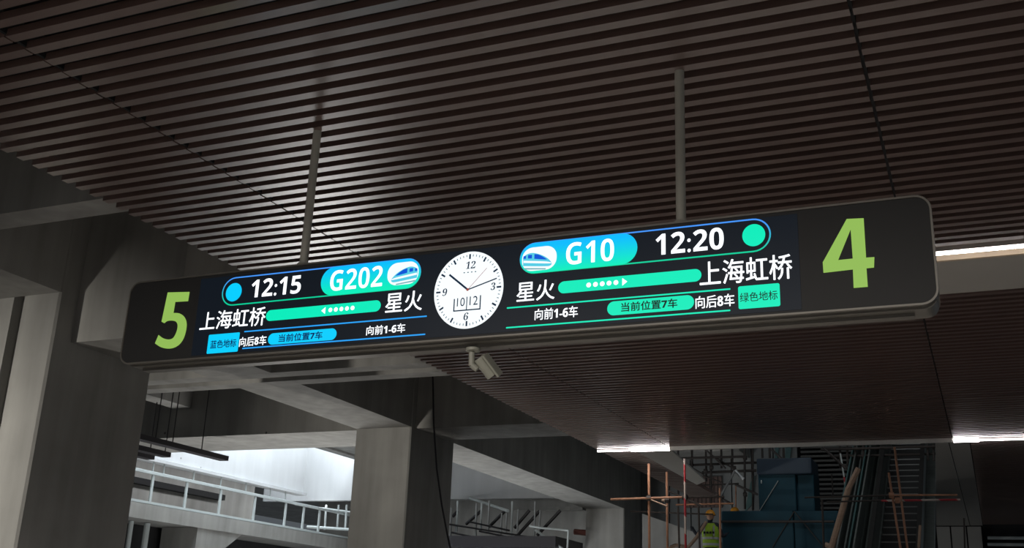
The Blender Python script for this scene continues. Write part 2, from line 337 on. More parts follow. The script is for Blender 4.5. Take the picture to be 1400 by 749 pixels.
# ---- hanging cable trays
for (a, c, X, hangers, lb) in (((186, 597), (307, 627), -16.6, ((210, 545), (234, 548), (275, 548)), 'long dark cable tray hanging from three rods before the bright wall'),
                          ((184, 611), (228, 623), -17.4, ((226, 600),), 'short dark cable tray, middle of three behind the column'),
                          ((180, 619), (206, 626), -18.0, ((205, 596),), 'lowest and shortest dark cable tray beside the column')):
    A = at_x(a[0], a[1], X); C = at_x(c[0], c[1], X); z = (A.z+C.z)/2
    t = thing('cable_tray', (X, (A.y+C.y)/2, z), lb, 'cable tray')
    b = B(); box(b, X-0.12, X+0.12, A.y-3.0, C.y, z-0.05, z-0.03); box(b, X+0.10, X+0.12, A.y-3.0, C.y, z-0.03, z+0.06); box(b, X-0.12, X-0.10, A.y-3.0, C.y, z-0.03, z+0.06)
    build('tray_channel', b, DARKM, t)
    for hx, hy in hangers:
        h = at_x(hx, hy, X); b = B(); tube(b, (X, h.y*0+at_x(hx, A.z*0+c[1]-8, X).y, z-0.03), (X, at_x(hx, c[1]-8, X).y, 7.9), 0.012, 6); build('hanger_rod', b, DARKM, t)

# ================================================================== hanging sign
YF, YBK = 6.45, 6.69
SX0, SX1, SZ0, SZ1 = -6.225, -0.150, 3.550, 4.236
sign = thing('platform_sign', ((SX0+SX1)/2, (YF+YBK)/2, SZ0), 'long black hanging platform sign with lit display, clock and green numerals 5 and 4', 'sign')
def rrect(x0, x1, z0, z1, r, n=8):
    pts = []
    for cx, cz, a0 in ((x1-r, z1-r, 0), (x0+r, z1-r, 90), (x0+r, z0+r, 180), (x1-r, z0+r, 270)):
        for k in range(n+1):
            a = math.radians(a0+90*k/n); pts.append((cx+r*math.cos(a), cz+r*math.sin(a)))
    return pts
def slab(name, pts, y0, y1, mt, parent, **k):
    b = B(); hexa(b, [(x, y0, z) for x, z in pts], [(x, y1, z) for x, z in pts]); return build(name, b, mt, parent, **k)
def flat(name, loops, y, mt, parent, **k):        # flat print: filled 2D shape, loops after the first are holes
    cu = bpy.data.curves.new(name, 'CURVE'); cu.dimensions = '2D'; cu.fill_mode = 'BOTH'
    for lp in loops:
        s = cu.splines.new('POLY'); s.points.add(len(lp)-1); s.use_cyclic_u = True
        for i, (x, z) in enumerate(lp): s.points[i].co = (x, z, 0, 1)
    return curve_to_print(name, cu, y, mt, parent, None, **k)
def curve_to_print(name, cu, y, mt, parent, fit, thick=0, **k):
    o = bpy.data.objects.new('tmp', cu); COL.objects.link(o)
    dg = bpy.context.evaluated_depsgraph_get(); dg.update()
    me = bpy.data.meshes.new_from_object(o.evaluated_get(dg))
    b = B(); b.from_mesh(me); bpy.data.objects.remove(o); bpy.data.curves.remove(cu); bpy.data.meshes.remove(me)
    if fit:
        x0, x1, z0, z1 = fit
        ax, bx = min(v.co.x for v in b.verts), max(v.co.x for v in b.verts); ay, by = min(v.co.y for v in b.verts), max(v.co.y for v in b.verts)
        for v in b.verts: v.co = Vector((x0+(v.co.x-ax)/(bx-ax)*(x1-x0), z0+(v.co.y-ay)/(by-ay)*(z1-z0), 0))
    for v in b.verts: v.co = Vector((v.co.x, y, v.co.y))
    if thick:                                    # heavier strokes: shifted copies a hair behind
        src = list(b.verts)+list(b.edges)+list(b.faces)
        for i, (dx, dz) in enumerate(((-1, 0), (1, 0), (0, -1), (0, 1))):
            r = bmesh.ops.duplicate(b, geom=src)['geom']
            bmesh.ops.translate(b, vec=Vector((dx*thick*1.3, 0.00008*(i+1), dz*thick)), verts=[g for g in r if isinstance(g, bmesh.types.BMVert)])
    return build(name, b, mt, parent, **k)
def text(name, body, x0, x1, z0, z1, y, mt, parent, bold=0.02, shear=0, serif=False):
    body = ''.join(chr((0x1D7CE if serif else 0x1D7EC)+int(c)) if c.isdigit() and not name.startswith('date') else chr(0x1D5D4+ord(c)-65) if c == 'G' else c for c in body)   # bold sans figures
    cu = bpy.data.curves.new(name, 'FONT'); cu.body = body; cu.offset = bold; cu.shear = shear; cu.resolution_u = 4
    return curve_to_print(name, cu, y, mt, parent, (x0, x1, z0+1.65, z1+1.65), thick=(z1-z0)*0.007 if any(ord(c) > 0x2E80 and ord(c) < 0xA000 for c in body) else 0)
# body
slab('housing', rrect(SX0+0.05, SX1-0.012, SZ0-0.012, SZ1-0.02, 0.07), YF+0.03, YBK, BEZ, sign, label='grey metal housing behind the black face')
slab('rear_frame', rrect(SX0+0.02, SX1-0.004, SZ0, SZ1, 0.09), YBK, YBK+0.02, BEZ, sign)
ob = rrect(SX0, SX1, SZ0, SZ1, 0.095); ib = rrect(SX0+0.012, SX1-0.012, SZ0+0.012, SZ1-0.012, 0.085)
b = B(); n = len(ob)
L0 = [[b.verts.new((x, yy, z)) for x, z in lp] for lp, yy in ((ob, YF-0.012), (ib, YF-0.012), (ib, YF+0.03), (ob, YF+0.03))]
for a in range(4):
    for i in range(n): b.faces.new((L0[a][i], L0[a][(i+1) % n], L0[(a+1) % 4][(i+1) % n], L0[(a+1) % 4][i]))
build('bezel', b, BEZ, sign, label='thin grey rounded bezel')
face = slab('face_panel', rrect(SX0+0.011, SX1-0.011, SZ0+0.011, SZ1-0.011, 0.085), YF-0.003, YF+0.028, FACE, sign, label='black glass face')
SCR = glow('screen_black', (0.25, 0.48, 0.85), 0.014)
scr = slab('display_screen', rrect(-5.52, -0.93, SZ0+0.03, SZ1-0.035, 0.004, 1), YF-0.006, YF-0.0035, SCR, sign, label='lit display screen')
GREEN = glow('numeral_green', (0.30, 0.52, 0.10), 0.95)
def fpx(pts, ox, oy, s): return [(lambda q: (q.x, q.z))(at_y(ox+x/s, oy+y/s, YF)) for x, y in pts]
def smoothloop(pts, hard, n=4):
    out = []; N = len(pts)
    for i in range(N):
        if i in hard and (i+1) % N in hard: out.append(pts[i]); continue
        p0, p1, p2, p3 = pts[i-1], pts[i], pts[(i+1) % N], pts[(i+2) % N]
        if i in hard: p0 = p1
        if (i+1) % N in hard: p3 = p2
        for k in range(n):
            t = k/n
            out.append(tuple(0.5*((2*p1[j])+(-p0[j]+p2[j])*t+(2*p0[j]-5*p1[j]+4*p2[j]-p3[j])*t*t+(-p0[j]+3*p1[j]-3*p2[j]+p3[j])*t**3) for j in (0, 1)))
    return out
five = [(320,240), (440,237), (432,288), (362,292), (352,352), (385,355), (412,375), (424,410), (418,460), (400,505), (370,535), (330,547), (285,540), (250,518), (270,472), (295,490), (325,497), (350,488), (368,455), (374,420), (365,400), (345,394), (320,396), (302,408), (286,400)]
flat('numeral', [smoothloop(fpx(five, 150, 340, 4), {0, 1, 2, 3, 4, 13, 14, 23, 24})], YF-0.0065, GREEN, sign, label='green numeral 5')
four = [(845,232), (935,228), (948,437), (992,434), (990,490), (950,494), (957,592), (882,598), (878,500), (722,518), (718,462)]
flat('numeral', [fpx(four, 940, 240, 3.88), fpx([(866,288), (877,442), (800,450)], 940, 240, 3.88)], YF-0.0075, GREEN, sign, label='green numeral 4')

WT = glow('display_white', (0.92, 0.96, 1.0), 1.5)
GRN = glow('display_green', (0.0, 0.84, 0.50), 1.0)
CYN = glow('display_cyan', (0.0, 0.62, 1.0), 1.0)
BLU = glow('display_blue', (0.02, 0.36, 0.95), 1.0)
DKB = glow('display_navy', (0.0, 0.02, 0.20), 0.5)
DKG = glow('display_dark_green', (0.0, 0.03, 0.02), 0.5)
GRAD = glow_gradient('display_gradient', 3.98, 4.17, (0.0, 0.86, 0.50), (0.0, 0.50, 1.0), 1.0)
GLINE = glow_gradient('display_gradient_line', 3.98, 4.17, (0.0, 0.62, 0.32), (0.06, 0.30, 0.95), 1.0)
LY = [YF-0.0075, YF-0.0085, YF-0.0095, YF-0.0105, YF-0.0115]
def rr(name, x0, x1, z0, z1, r, y, mt): return flat(name, [rrect(x0, x1, z0+1.65, z1+1.65, min(r, (z1-z0)/2*0.999, (x1-x0)/2*.999))], y, mt, scr)
def ring(name, x0, x1, z0, z1, t, y, mt):
    r = (z1-z0)/2*0.999
    return flat(name, [rrect(x0, x1, z0+1.65, z1+1.65, r), rrect(x0+t, x1-t, z0+t+1.65, z1-t+1.65, r-t)], y, mt, scr)
def disc(name, cx, cz, rx, rz, y, mt): return flat(name, [[(cx+rx*math.cos(a*math.tau/48), cz+1.65+rz*math.sin(a*math.tau/48)) for a in range(48)]], y, mt, scr)
# left route
ring('train_capsule', -5.300, -3.562, 2.305, 2.535, 0.010, LY[0], GLINE)
rr('train_capsule_fill', -4.400, -3.567, 2.309, 2.531, 0.112, LY[1], GRAD)
disc('route_dot', -5.188, 2.413, 0.074, 0.074, LY[1], CYN)
text('departure_time', '12:15', -5.025, -4.575, 2.352, 2.496, LY[1], WT, scr, 0.0)
text('train_number', 'G202', -4.318, -3.875, 2.342, 2.502, LY[2], WT, scr, -0.008)
text('station_name', '上海虹桥', -5.47, -4.865, 2.125, 2.272, LY[2], WT, scr, 0.0)
rr('route_bar', -4.862, -3.872, 2.155, 2.240, 0.043, LY[0], GRN)
text('station_name', '星火', -3.832, -3.537, 2.136, 2.284, LY[2], WT, scr, 0.0)
rr('guide_line', -5.045, -3.492, 2.083, 2.093, 0.004, LY[0], BLU)
rr('guide_line', -5.045, -3.495, 1.952, 1.962, 0.004, LY[0], BLU)
rr('colour_tile', -5.372, -5.083, 1.936, 2.086, 0.008, LY[1], CYN)
text('tile_text', '蓝色地标', -5.345, -5.105, 1.975, 2.038, LY[2], DKB, scr, 0.008)
text('car_direction_text', '向后8车', -5.076, -4.832, 1.972, 2.045, LY[2], WT, scr, 0.0)
rr('position_capsule', -4.818, -4.222, 1.968, 2.056, 0.044, LY[1], CYN)
text('position_text', '当前位置7车', -4.722, -4.342, 1.983, 2.042, LY[2], DKB, scr, 0.012)
text('car_direction_text', '向前1-6车', -3.972, -3.658, 1.982, 2.050, LY[2], WT, scr, 0.0)
def arrow(x0, x1, z, left):
    n_ = 5; step = (x1-x0)/(n_+0.95)
    xs = [x0+step*(0.3+i) for i in range(n_)] if not left else [x1-step*(0.3+i) for i in range(n_)]
    tip = x1 if not left else x0; base = x1-step*0.72 if not left else x0+step*0.72
    b = B(); b.faces.new([b.verts.new((p, LY[1], z+1.65+q)) for p, q in ((base, 0.026), (base, -0.026), (tip, 0))]); build('direction_arrow', b, WT, scr)
    for x in xs:
        b = B(); b.faces.new([b.verts.new((x+0.0165*math.cos(a*math.tau/16), LY[1], z+1.65+0.0165*math.sin(a*math.tau/16))) for a in range(16)]); build('direction_dot', b, WT, scr)
arrow(-4.372, -4.092, 2.198, True)
# right route
ring('train_capsule', -2.800, -1.095, 2.325, 2.550, 0.010, LY[0], GLINE)
rr('train_capsule_fill', -2.795, -1.962, 2.329, 2.546, 0.109, LY[1], GRAD)
disc('route_dot', -1.202, 2.438, 0.072, 0.074, LY[1], GRN)
text('train_number', 'G10', -2.460, -2.122, 2.362, 2.520, LY[2], WT, scr, -0.008)
text('departure_time', '12:20', -1.838, -1.392, 2.367, 2.515, LY[1], WT, scr, 0.0)
text('station_name', '星火', -2.812, -2.537, 2.132, 2.272, LY[2], WT, scr, 0.0)
rr('route_bar', -2.512, -1.540, 2.166, 2.250, 0.042, LY[0], GRN)
arrow(-2.310, -2.030, 2.208, False)
text('station_name', '上海虹桥', -1.550, -0.975, 2.130, 2.292, LY[2], WT, scr, 0.0)
rr('guide_line', -2.882, -1.358, 2.092, 2.102, 0.004, LY[0], GRN)
rr('guide_line', -2.882, -1.362, 1.953, 1.963, 0.004, LY[0], GRN)
text('car_direction_text', '向前1-6车', -2.674, -2.369, 1.995, 2.072, LY[2], WT, scr, 0.0)
rr('position_capsule', -2.165, -1.590, 1.985, 2.080, 0.046, LY[1], GRN)
text('position_text', '当前位置7车', -2.070, -1.698, 2.004, 2.066, LY[2], DKG, scr, 0.012)
text('car_direction_text', '向后8车', -1.580, -1.335, 1.985, 2.066, LY[2], WT, scr, 0.0)
rr('colour_tile', -1.310, -1.055, 1.960, 2.108, 0.012, LY[1], GRN)
text('tile_text', '绿色地标', -1.300, -1.070, 2.004, 2.064, LY[2], DKG, scr, 0.0)
# train pictograms
TB = glow('train_teal', (0.10, 0.68, 0.88), 0.9); TW = glow('train_window_blue', (0.0, 0.10, 0.75), 0.9); TG = glow('train_shade', (0.25, 0.55, 0.62), 0.8); TWH = glow('train_white', (0.9, 0.97, 1.0), 1.05)
def pictogram(cx, cz, mir):
    q = lambda pts: [(cx+mir*(x-257)/203*0.25, cz+1.65-(y-365+(x-257)*0.11)/150*0.172) for x, y in pts]
    k = lambda nm, pts, y, mt, hard=(): flat(nm, [smoothloop(q(pts), set(hard))], y, mt, scr)
    flat('pictogram_field', [rrect(cx-0.127, cx+0.127, cz+1.65-0.085, cz+1.65+0.085, 0.078)], LY[2], TWH, scr)
    k('train_body', [(160,362), (178,342), (215,330), (262,340), (305,362), (332,392), (322,410), (285,414), (162,414)], LY[3], TB, (0, 8))
    k('train_window', [(228,338), (256,342), (292,362), (300,372), (228,368)], LY[4], TW, (0, 4))
    k('train_window', [(190,344), (214,342), (214,366), (190,366)], LY[4], TW, (0, 1, 2, 3))
    k('train_window', [(163,352), (178,348), (178,368), (163,368)], LY[4], TW, (0, 1, 2, 3))
    k('train_shadow', [(170,426), (300,426), (296,434), (172,436)], LY[4], TG, (0, 1, 2, 3))
    k('train_stripe', [(164,380), (300,384), (322,396), (164,394)], LY[4], TWH, (0, 3))
pictogram(-2.655, 2.430, 1); pictogram(-3.708, 2.424, -1)
# clock
CX, CZ_, CR = -3.180, 2.254, 0.272
clock = flat('clock_dial', [[(CX+0.266*math.cos(a*math.tau/96), CZ_+1.65+0.280*math.sin(a*math.tau/96)) for a in range(96)]], LY[0], glow('dial_white', (0.90, 0.97, 1.0), 1.08), scr)
DK = mat('clock_ink', (0.004, 0.012, 0.03), 0.8)
INK = glow('clock_ink_screen', (0.0, 0.04, 0.12), 0.35); REDH = glow('clock_red', (0.55, 0.10, 0.08), 0.6); FINE = glow('clock_fine_ink', (0.10, 0.20, 0.26), 0.5)
def bar(bm, ang, r0, r1, wd, y):
    d = Vector((math.sin(ang), math.cos(ang)*1.05)); s = Vector((math.cos(ang), -math.sin(ang)))*wd/2
    c0 = Vector((CX, CZ_+1.65))
    pts = [c0+d*r0+s, c0+d*r1+s, c0+d*r1-s, c0+d*r0-s]
    bm.faces.new([bm.verts.new((p.x, y, p.y)) for p in pts])
for k in range(60):
    a = k*math.tau/60
    b = B()
    if k % 5: bar(b, a, 0.232, 0.247, 0.0055, LY[1]); build('minute_mark', b, FINE, scr)
    else: bar(b, a, 0.215, 0.250, 0.013, LY[1]); build('hour_mark', b, INK, scr)
for bd, x, z, hw in (('12', -3.170, 2.435, 0.036), ('3', -2.992, 2.262, 0.017), ('6', -3.187, 2.062, 0.018), ('9', -3.362, 2.252, 0.018)):
    text('clock_numeral', bd, x-hw, x+hw, z-0.027, z+0.027, LY[1], INK, scr, 0.0, 0.12, True)
text('clock_caption', '····', CX-0.045, CX+0.055, 2.378, 2.386, LY[1], FINE, scr, 0)
text('date_numeral', '10', -3.262, -3.202, 2.138, 2.200, LY[1], INK, scr, 0.0)
text('date_numeral', '12', -3.165, -3.103, 2.140, 2.204, LY[1], INK, scr, 0.0)
b = B()
for x0, x1, z0, z1 in ((-3.288, -3.079, 2.103, 2.112), (-3.288, -3.279, 2.103, 2.196), (-3.088, -3.079, 2.103, 2.206), (-3.190, -3.183, 2.103, 2.204)):
    b.faces.new([b.verts.new((x, LY[1], z+1.65)) for x, z in ((x0, z0), (x1, z0), (x1, z1), (x0, z1))])
build('date_window', b, INK, scr)
def hand(px, py, wd, y, mt, nm):
    c = at_y(580+347/5.762, 330+383/5.762, YF); e = at_y(580+px/5.762, 330+py/5.762, YF)
    d = Vector((e.x-c.x, e.z-c.z)); s = Vector((-d.y, d.x)).normalized()*wd/2; c2 = Vector((c.x, c.z)); e2 = Vector((e.x, e.z))
    b = B(); b.faces.new([b.verts.new((p.x, y, p.y)) for p in (c2+s, e2+s, e2-s, c2-s)]); build(nm, b, mt, scr)
hand(203, 265, 0.014, LY[2], INK, 'hour_hand'); hand(576, 293, 0.009, LY[2], INK, 'minute_hand'); hand(498, 213, 0.0035, LY[3], REDH, 'second_hand')
c_ = at_y(580+347/5.762, 330+383/5.762, YF); disc('hand_pivot', c_.x, c_.z-1.65, 0.010, 0.010, LY[4], REDH)
# posts
for px in (-4.660, -1.700):
    b = B(); tube(b, (px, 6.567, SZ1-0.02), (px, 6.567, CZ+0.25), 0.033, 20); pst = build('hanging_post', b, POST, sign, smooth=False)
    b = B(); tube(b, (px, 6.567, SZ1-0.02), (px, 6.567, SZ1+0.012), 0.10, 20, 0.095); tube(b, (px, 6.567, SZ1+0.012), (px, 6.567, SZ1+0.05), 0.075, 20, 0.042); build('post_flange', b, POST, pst)
# top rail bracket line on the sign
boxobj('top_rail', SX0+0.35, SX1-0.3, YF+0.05, YBK-0.04, SZ1-0.02, SZ1-0.006, BEZ, sign)
boxobj('bottom_rail', SX0+0.15, SX1-0.15, YF+0.10, YBK-0.06, SZ0-0.032, SZ0-0.012, BEZ, sign)

# ---- security camera under the sign
M0 = at_y(647.5, 474, 6.57)
cm = thing('security_camera', (M0.x, 6.57, SZ0-0.05), 'small cream bullet security camera hanging under the middle of the sign', 'security camera')
zt = SZ0-0.032
b = B(); tube(b, (M0.x-0.002, 6.57, zt), (M0.x-0.002, 6.57, zt-0.022), 0.052, 24); build('mounting_plate', b, CREAM, cm, 0.004)
b = B(); tube(b, (M0.x-0.012, 6.57, zt-0.02), (M0.x-0.008, 6.57, zt-0.125), 0.021, 16); tube(b, (M0.x-0.008, 6.57, zt-0.118), (M0.x+0.03, 6.585, zt-0.150), 0.022, 16, 0.020); build('arm', b, CREAM, cm, 0.003)
P0 = at_y(657, 491, 6.60); P1 = at_y(675, 515, 6.67); ax = (P1-P0).normalized()
sd = ax.cross(Vector((0.25, -0.5, 1))).normalized(); up = sd.cross(ax).normalized()
def prism(bm, a, e, hw, hh, r, off=Vector((0, 0, 0)), n=5):
    lp = rrect(-hw, hw, -hh, hh, r, n)
    hexa(bm, [a+off+sd*x+up*z for x, z in lp], [e+off+sd*x+up*z for x, z in lp])
b = B(); prism(b, P0-ax*0.014, P1-ax*0.008, 0.048, 0.043, 0.040); build('body', b, CREAM, cm, 0.006)
b = B(); prism(b, P0-ax*0.006, P1+ax*0.018, 0.055, 0.009, 0.0088, off=up*0.046); build('sun_shield', b, CREAM, cm, 0.003)
b = B(); tube(b, P1-ax*0.014, P1-ax*0.004, 0.028, 20); build('lens', b, BLACKP, cm)

# ================================================================== background things
# cable down the second column
b = B(); pts = [at_y(x, y, 20.35) for x, y in ((591, 497), (592, 530), (593, 580), (597, 640), (604, 690), (611, 728), (618, 760))]
pts = [p+Vector((0.0, 0, 0)) for p in pts]; path(b, pts, 0.02, 6)
tag(build('hanging_cable', b, DARKM), 'thin dark cable hanging down beside the second concrete column', 'cable')

def px_tube(bm, a, c, Y, r, Y2=None, n=8): tube(bm, at_y(a[0], a[1], Y), at_y(c[0], c[1], Y if Y2 is None else Y2), r, n)
def scaffold(label, Y, items, name='scaffold'):
    c = at_y(*items[0][0], Y); t = thing(name, (c.x, Y, c.z-1), label, 'scaffold')
    for it in items:
        a, e, r, mt = it[:4]; dy = it[4] if len(it) > 4 else 0
        b = B(); px_tube(b, a, e, Y+dy, r); build('scaffold_tube', b, mt, t)
        if r >= 0.026 and mt in (RUST,): pass
    return t
def coupler(t, px, py, Y, mt=DTUBE):
    p = at_y(px, py, Y); b = B(); tube(b, p+Vector((-0.05, -0.03, 0)), p+Vector((0.05, -0.03, 0)), 0.055, 8); tube(b, p+Vector((0, -0.02, -0.06)), p+Vector((0, -0.02, 0.06)), 0.05, 8); build('coupler', b, mt, t)
# scaffold at the left, front row
Y1 = 22.15
s1 = scaffold('rusty scaffolding tubes standing left of the worker, one painted red and white', Y1, [
    ((887,634), (888,790), 0.027, RUST), ((911.5,645), (913,790), 0.025, RUST, .35), ((936,627), (938,790), 0.023, REDW, -.1),
    ((835,682.5), (936,679.5), 0.024, RUST, -.06), ((936,679.5), (990,679), 0.020, DTUBE, .06), ((924,690), (1003,688), 0.018, RUST, .9),
    ((890,683), (912,692), 0.016, WOOD, -.1), ((905,684), (915,683.5), 0.030, WOOD, .1), ((984,667), (985,750), 0.022, RUST, .9),
    ((912,670), (960,692), 0.02, DTUBE, .6), ((927,692), (930,790), 0.022, DTUBE, .9), ((955,690), (957,760), 0.022, DTUBE, .9), ((862,699), (975,703), 0.016, DTUBE, 1.2)])
for q in ((888, 681), (937, 680), (913, 684)): coupler(s1, *q, Y1)
# upper black scaffold lattice
Y2 = 30.5
it = [((x, 612), (x+0.5, yb), 0.032, DTUBE, (i % 3)*0.25) for i, (x, yb) in enumerate(((927,690), (946,664), (965,658), (972,690), (986,640), (1001,640), (1018,696), (1029,697), (1042,626), (1052,626), (1071,626)))]
it += [((925,626.5), (1019,624), 0.034, DTUBE), ((938,636), (1038,632), 0.034, DTUBE, .3), ((960,646), (1034,643), 0.038, DTUBE, .1), ((948,664), (1010,661), 0.024, DTUBE, .4),
       ((917,622), (962,649), 0.026, DTUBE), ((962,612), (992,640), 0.026, DTUBE), ((972,622), (1002,640), 0.026, DTUBE, .3), ((1005,662), (1036,676), 0.034, DTUBE), ((984,680), (1002,690), 0.034, DTUBE), ((1052,612), (1070,628), 0.03, DTUBE),
       ((961,650), (988,660), 0.02, DTUBE, .2), ((1006,663), (1006,697), 0.02, RUST, .3)]
s2 = scaffold('dense lattice of black scaffolding tubes under the far ceiling edge', Y2, it)
for q in ((973, 639), (1004, 640), (1019, 626), (1019, 676), (986, 681), (965, 644), (984, 679)): coupler(s2, *q, Y2)
# pale posts in the lattice (bracket props)
b = B(); px_tube(b, (985,678), (1005,643), 29.6, 0.035); px_tube(b, (1005,643), (1017,655), 29.6, 0.045)
tag(build('steel_prop', b, GREYM), 'grey slanted steel prop in front of the black scaffold lattice', 'prop')
# scaffold over the escalator
Y3 = 24.5
it = [((1215,646), (1239,800), 0.024, RUST), ((1223,611), (1247,800), 0.024, RUST, .3), ((1100,680), (1218,677), 0.018, DTUBE, -.05), ((1218,677), (1309,676.5), 0.020, RUST, -.05),
      ((1130,686), (1205,684), 0.018, DTUBE, .3), ((1205,684.5), (1313,683), 0.022, REDW, .3), ((1124,683), (1127,770), 0.024, DTUBE, .5), ((1258,718), (1254,780), 0.03, WOOD, .8), ((1318,708), (1320,780), 0.018, DTUBE, .8)]
s3 = scaffold('rusty and red-striped scaffolding tubes crossing before the escalator', Y3, it)
for q in ((1219, 677), (1227, 684)): coupler(s3, *q, Y3, RUST)
it = [((1122,614.5), (1290,610), 0.034, DTUBE), ((1135,624), (1290,620), 0.034, DTUBE, .2), ((1126,612), (1156,640), 0.04, DTUBE), ((1156,636), (1168,652), 0.045, DTUBE)]
it += [((x, 604), (x+1, 630 if x > 1200 else 640), 0.03, DTUBE, .1) for x in (1148, 1158, 1169, 1180, 1268, 1276, 1284)] + [((1149,620), (1154,652), 0.022, WHITEM), ((1154,652), (1156,666), 0.022, REDW), ((1137,648), (1139,680), 0.02, DTUBE, .4)]
s4 = scaffold('black scaffolding tubes high under the ceiling above the escalator', 30.0, it)
# leaning timber pole
b = B(); px_tube(b, (1174,640), (1160,668), 25.0, 0.062); px_tube(b, (1160,668), (1134,758), 25.0, 0.068)
tag(build('timber_pole', b, WOOD), 'pale leaning timber pole between the blue hoarding and the escalator', 'pole')
b = B(); path(b, [at_y(x, y, 27.3) for x, y in ((1128,744), (1133,746), (1140,750), (1142,770))], 0.06); tag(build('bent_timber', b, WOOD), 'short bent timber end low beside the blue hoarding', 'timber')

# ---- blue sheeting boxes
t = thing('sheeted_hoarding', (at_y(1065, 700, 28).x, 29, 0), 'big box wrapped in dark blue sheeting, lower tier', 'hoarding')
def pbox(name, xa, xb, ytop, Y, depth, zbot, mt, parent, bevel=0.03):
    a = at_y(xa, ytop, Y); c = at_y(xb, ytop, Y); return boxobj(name, a.x, c.x, Y, Y+depth, zbot, (a.z+c.z)/2, mt, parent, bevel)
pbox('sheet_panel', 986, 1084, 698, 28.0, 2.2, 0.0, TARP, t); pbox('sheet_panel', 1085, 1146, 698, 28.02, 2.2, 0.0, TARP, t)
b = B(); px_tube(b, (986,713), (1140,713), 27.95, 0.03); build('waling_bar', b, DTUBE, t)
b = B(); px_tube(b, (1086,699), (1056,748), 27.97, 0.012); px_tube(b, (1086,699), (1124,745), 27.97, 0.012); build('tie_cord', b, DTUBE, t)
t = thing('sheeted_box', (at_y(1072, 697, 28.6).x, 29, 4.9), 'upper box of dark blue sheeting with a navy top band', 'hoarding')
zl = at_y(1070, 700, 28.6).z
pbox('sheet_panel', 1036, 1087, 645, 28.6, 1.2, zl, TARP, t); pbox('sheet_panel', 1087.5, 1112, 645, 28.75, 1.0, zl, TARP, t)
pbox('top_band', 1034, 1109, 626, 28.5, 1.2, at_y(1070, 648, 28.5).z, TARPD, t)
b = B(); px_tube(b, (1064,657), (1038,699), 28.55, 0.012); build('tie_cord', b, GREYM, t)
b = B(); px_tube(b, (1040.5,658.5), (1041.5,658.5), 28.5, 0.045); build('reflector', b, WHITEM, t)

# ---- back walls of the escalator hall
hall = thing('wall_hall', (-4, 38, 4), 'grey panelled back wall of the escalator hall', kind='structure')
PGREY = mat('hall_panel', (0.17, 0.18, 0.18), 0.6, 0, 0.15, 1.5)
xs = [at_y(x, 650, 38).x for x in (840, 885, 915, 944, 972, 1000, 1028, 1058, 1092)]
for a, c in zip(xs[:-1], xs[1:]): boxobj('wall_panel', a+0.02, c-0.02, 38, 38.1, 2.0, 10.9, PGREY, hall)
boxobj('wall_backing', xs[0], XR+1, 38.2, 38.4, -1, 10.95, VOID, hall)
xa, xb = at_y(1094, 650, 37.6).x, at_y(1196, 650, 37.6).x
LOUV = mat('louvre_grey', (0.085, 0.085, 0.08), 0.45, 0.2, 0.1, 3)
for k in range(38):
    z = 4.7+k*0.16; boxobj('louvre', xa, xb, 37.5+0.02*k, 37.62+0.02*k, z, z+0.07, LOUV, hall)
# brown boards at the end of the left ceiling border
bs = thing('board_screen', (-8.2, 37.96, 5), 'screen of narrow brown upright boards behind the scaffolding', 'screen')
for k in range(9):
    a = at_y(938+k*5.5, 650, 37.95); boxobj('board', a.x, a.x+0.115, 37.93, 37.985, at_y(950, 694, 37.95).z, at_y(950, 652, 37.95).z, BROWN, bs)
# grey slanted concrete seen low between the tubes
b = B(); q = [at_y(x, y, 33.5) for x, y in ((878,702), (985,740), (985,790), (878,760))]; hexa(b, [tuple(p) for p in q], [tuple(p+Vector((0, .4, 0))) for p in q])
tag(build('stair_side', b, CON), 'grey sloping concrete stair side behind the scaffolding', kind='structure')
# teal glass shards by the lattice
gs = thing('glass_screen', (-5.5, 37.93, 5), 'pale teal glass screen behind the scaffold lattice', 'glass screen')
for x, w_ in ((1060, 6), (1074, 9)):
    b = B(); q = [at_y(*p, 37.93) for p in ((x, 606), (x+w_, 606), (x+w_-4, 632), (x-1, 632))]; hexa(b, [tuple(p) for p in q], [tuple(p+Vector((0, .05, 0))) for p in q]); build('pane', b, GLASSY, gs)
b = B(); q = [at_y(*p, 37.93) for p in ((1026, 660), (1032, 650), (1028, 690), (1018, 700))]; hexa(b, [tuple(p) for p in q], [tuple(p+Vector((0, .05, 0))) for p in q])
build('pane', b, GLASSY, gs)

# ---- escalator
SL = math.tan(math.radians(30))
e0 = at_y(1229, 749, 27.0)                        # a step centre in view
def ez(y): return e0.z+(y-27.0)*SL
ex0, ex1 = at_y(1203, 749, 27).x, at_y(1257, 749, 27).x
esc = thing('escalator', ((ex0+ex1)/2, 24, 0), 'dark escalator rising away behind the scaffolding', 'escalator')
ya = 27.0-(e0.z)/SL
STEP = mat('escalator_step', (0.17, 0.17, 0.165), 0.35, 0.5, 0.2, 20)
TRD = mat('escalator_riser', (0.018, 0.018, 0.018), 0.7)
k = 0; y = 25.2
while y < 37.5:
    z = ez(y); b = B(); box(b, ex0, ex1, y, y+0.35, z-0.03, z); st = build('step', b, STEP, esc)
    b = B(); box(b, ex0, ex1, y+0.33, y+0.35, z, z+0.17); build('riser', b, TRD, st); y += 0.35
def incl(name, x0, x1, dz0, dz1, mt, yA=ya, yB=37.5, parent=None):
    b = B(); hexa(b, [(x0, yA, max(0, ez(yA)+dz0)), (x1, yA, max(0, ez(yA)+dz0)), (x1, yB, ez(yB)+dz0), (x0, yB, ez(yB)+dz0)], [(x0, yA, ez(yA)+dz1), (x1, yA, ez(yA)+dz1), (x1, yB, ez(yB)+dz1), (x0, yB, ez(yB)+dz1)])
    return build(name, b, mt, parent or esc)
incl('truss', ex0-0.05, ex1+0.05, -0.9, -0.25, TRD)
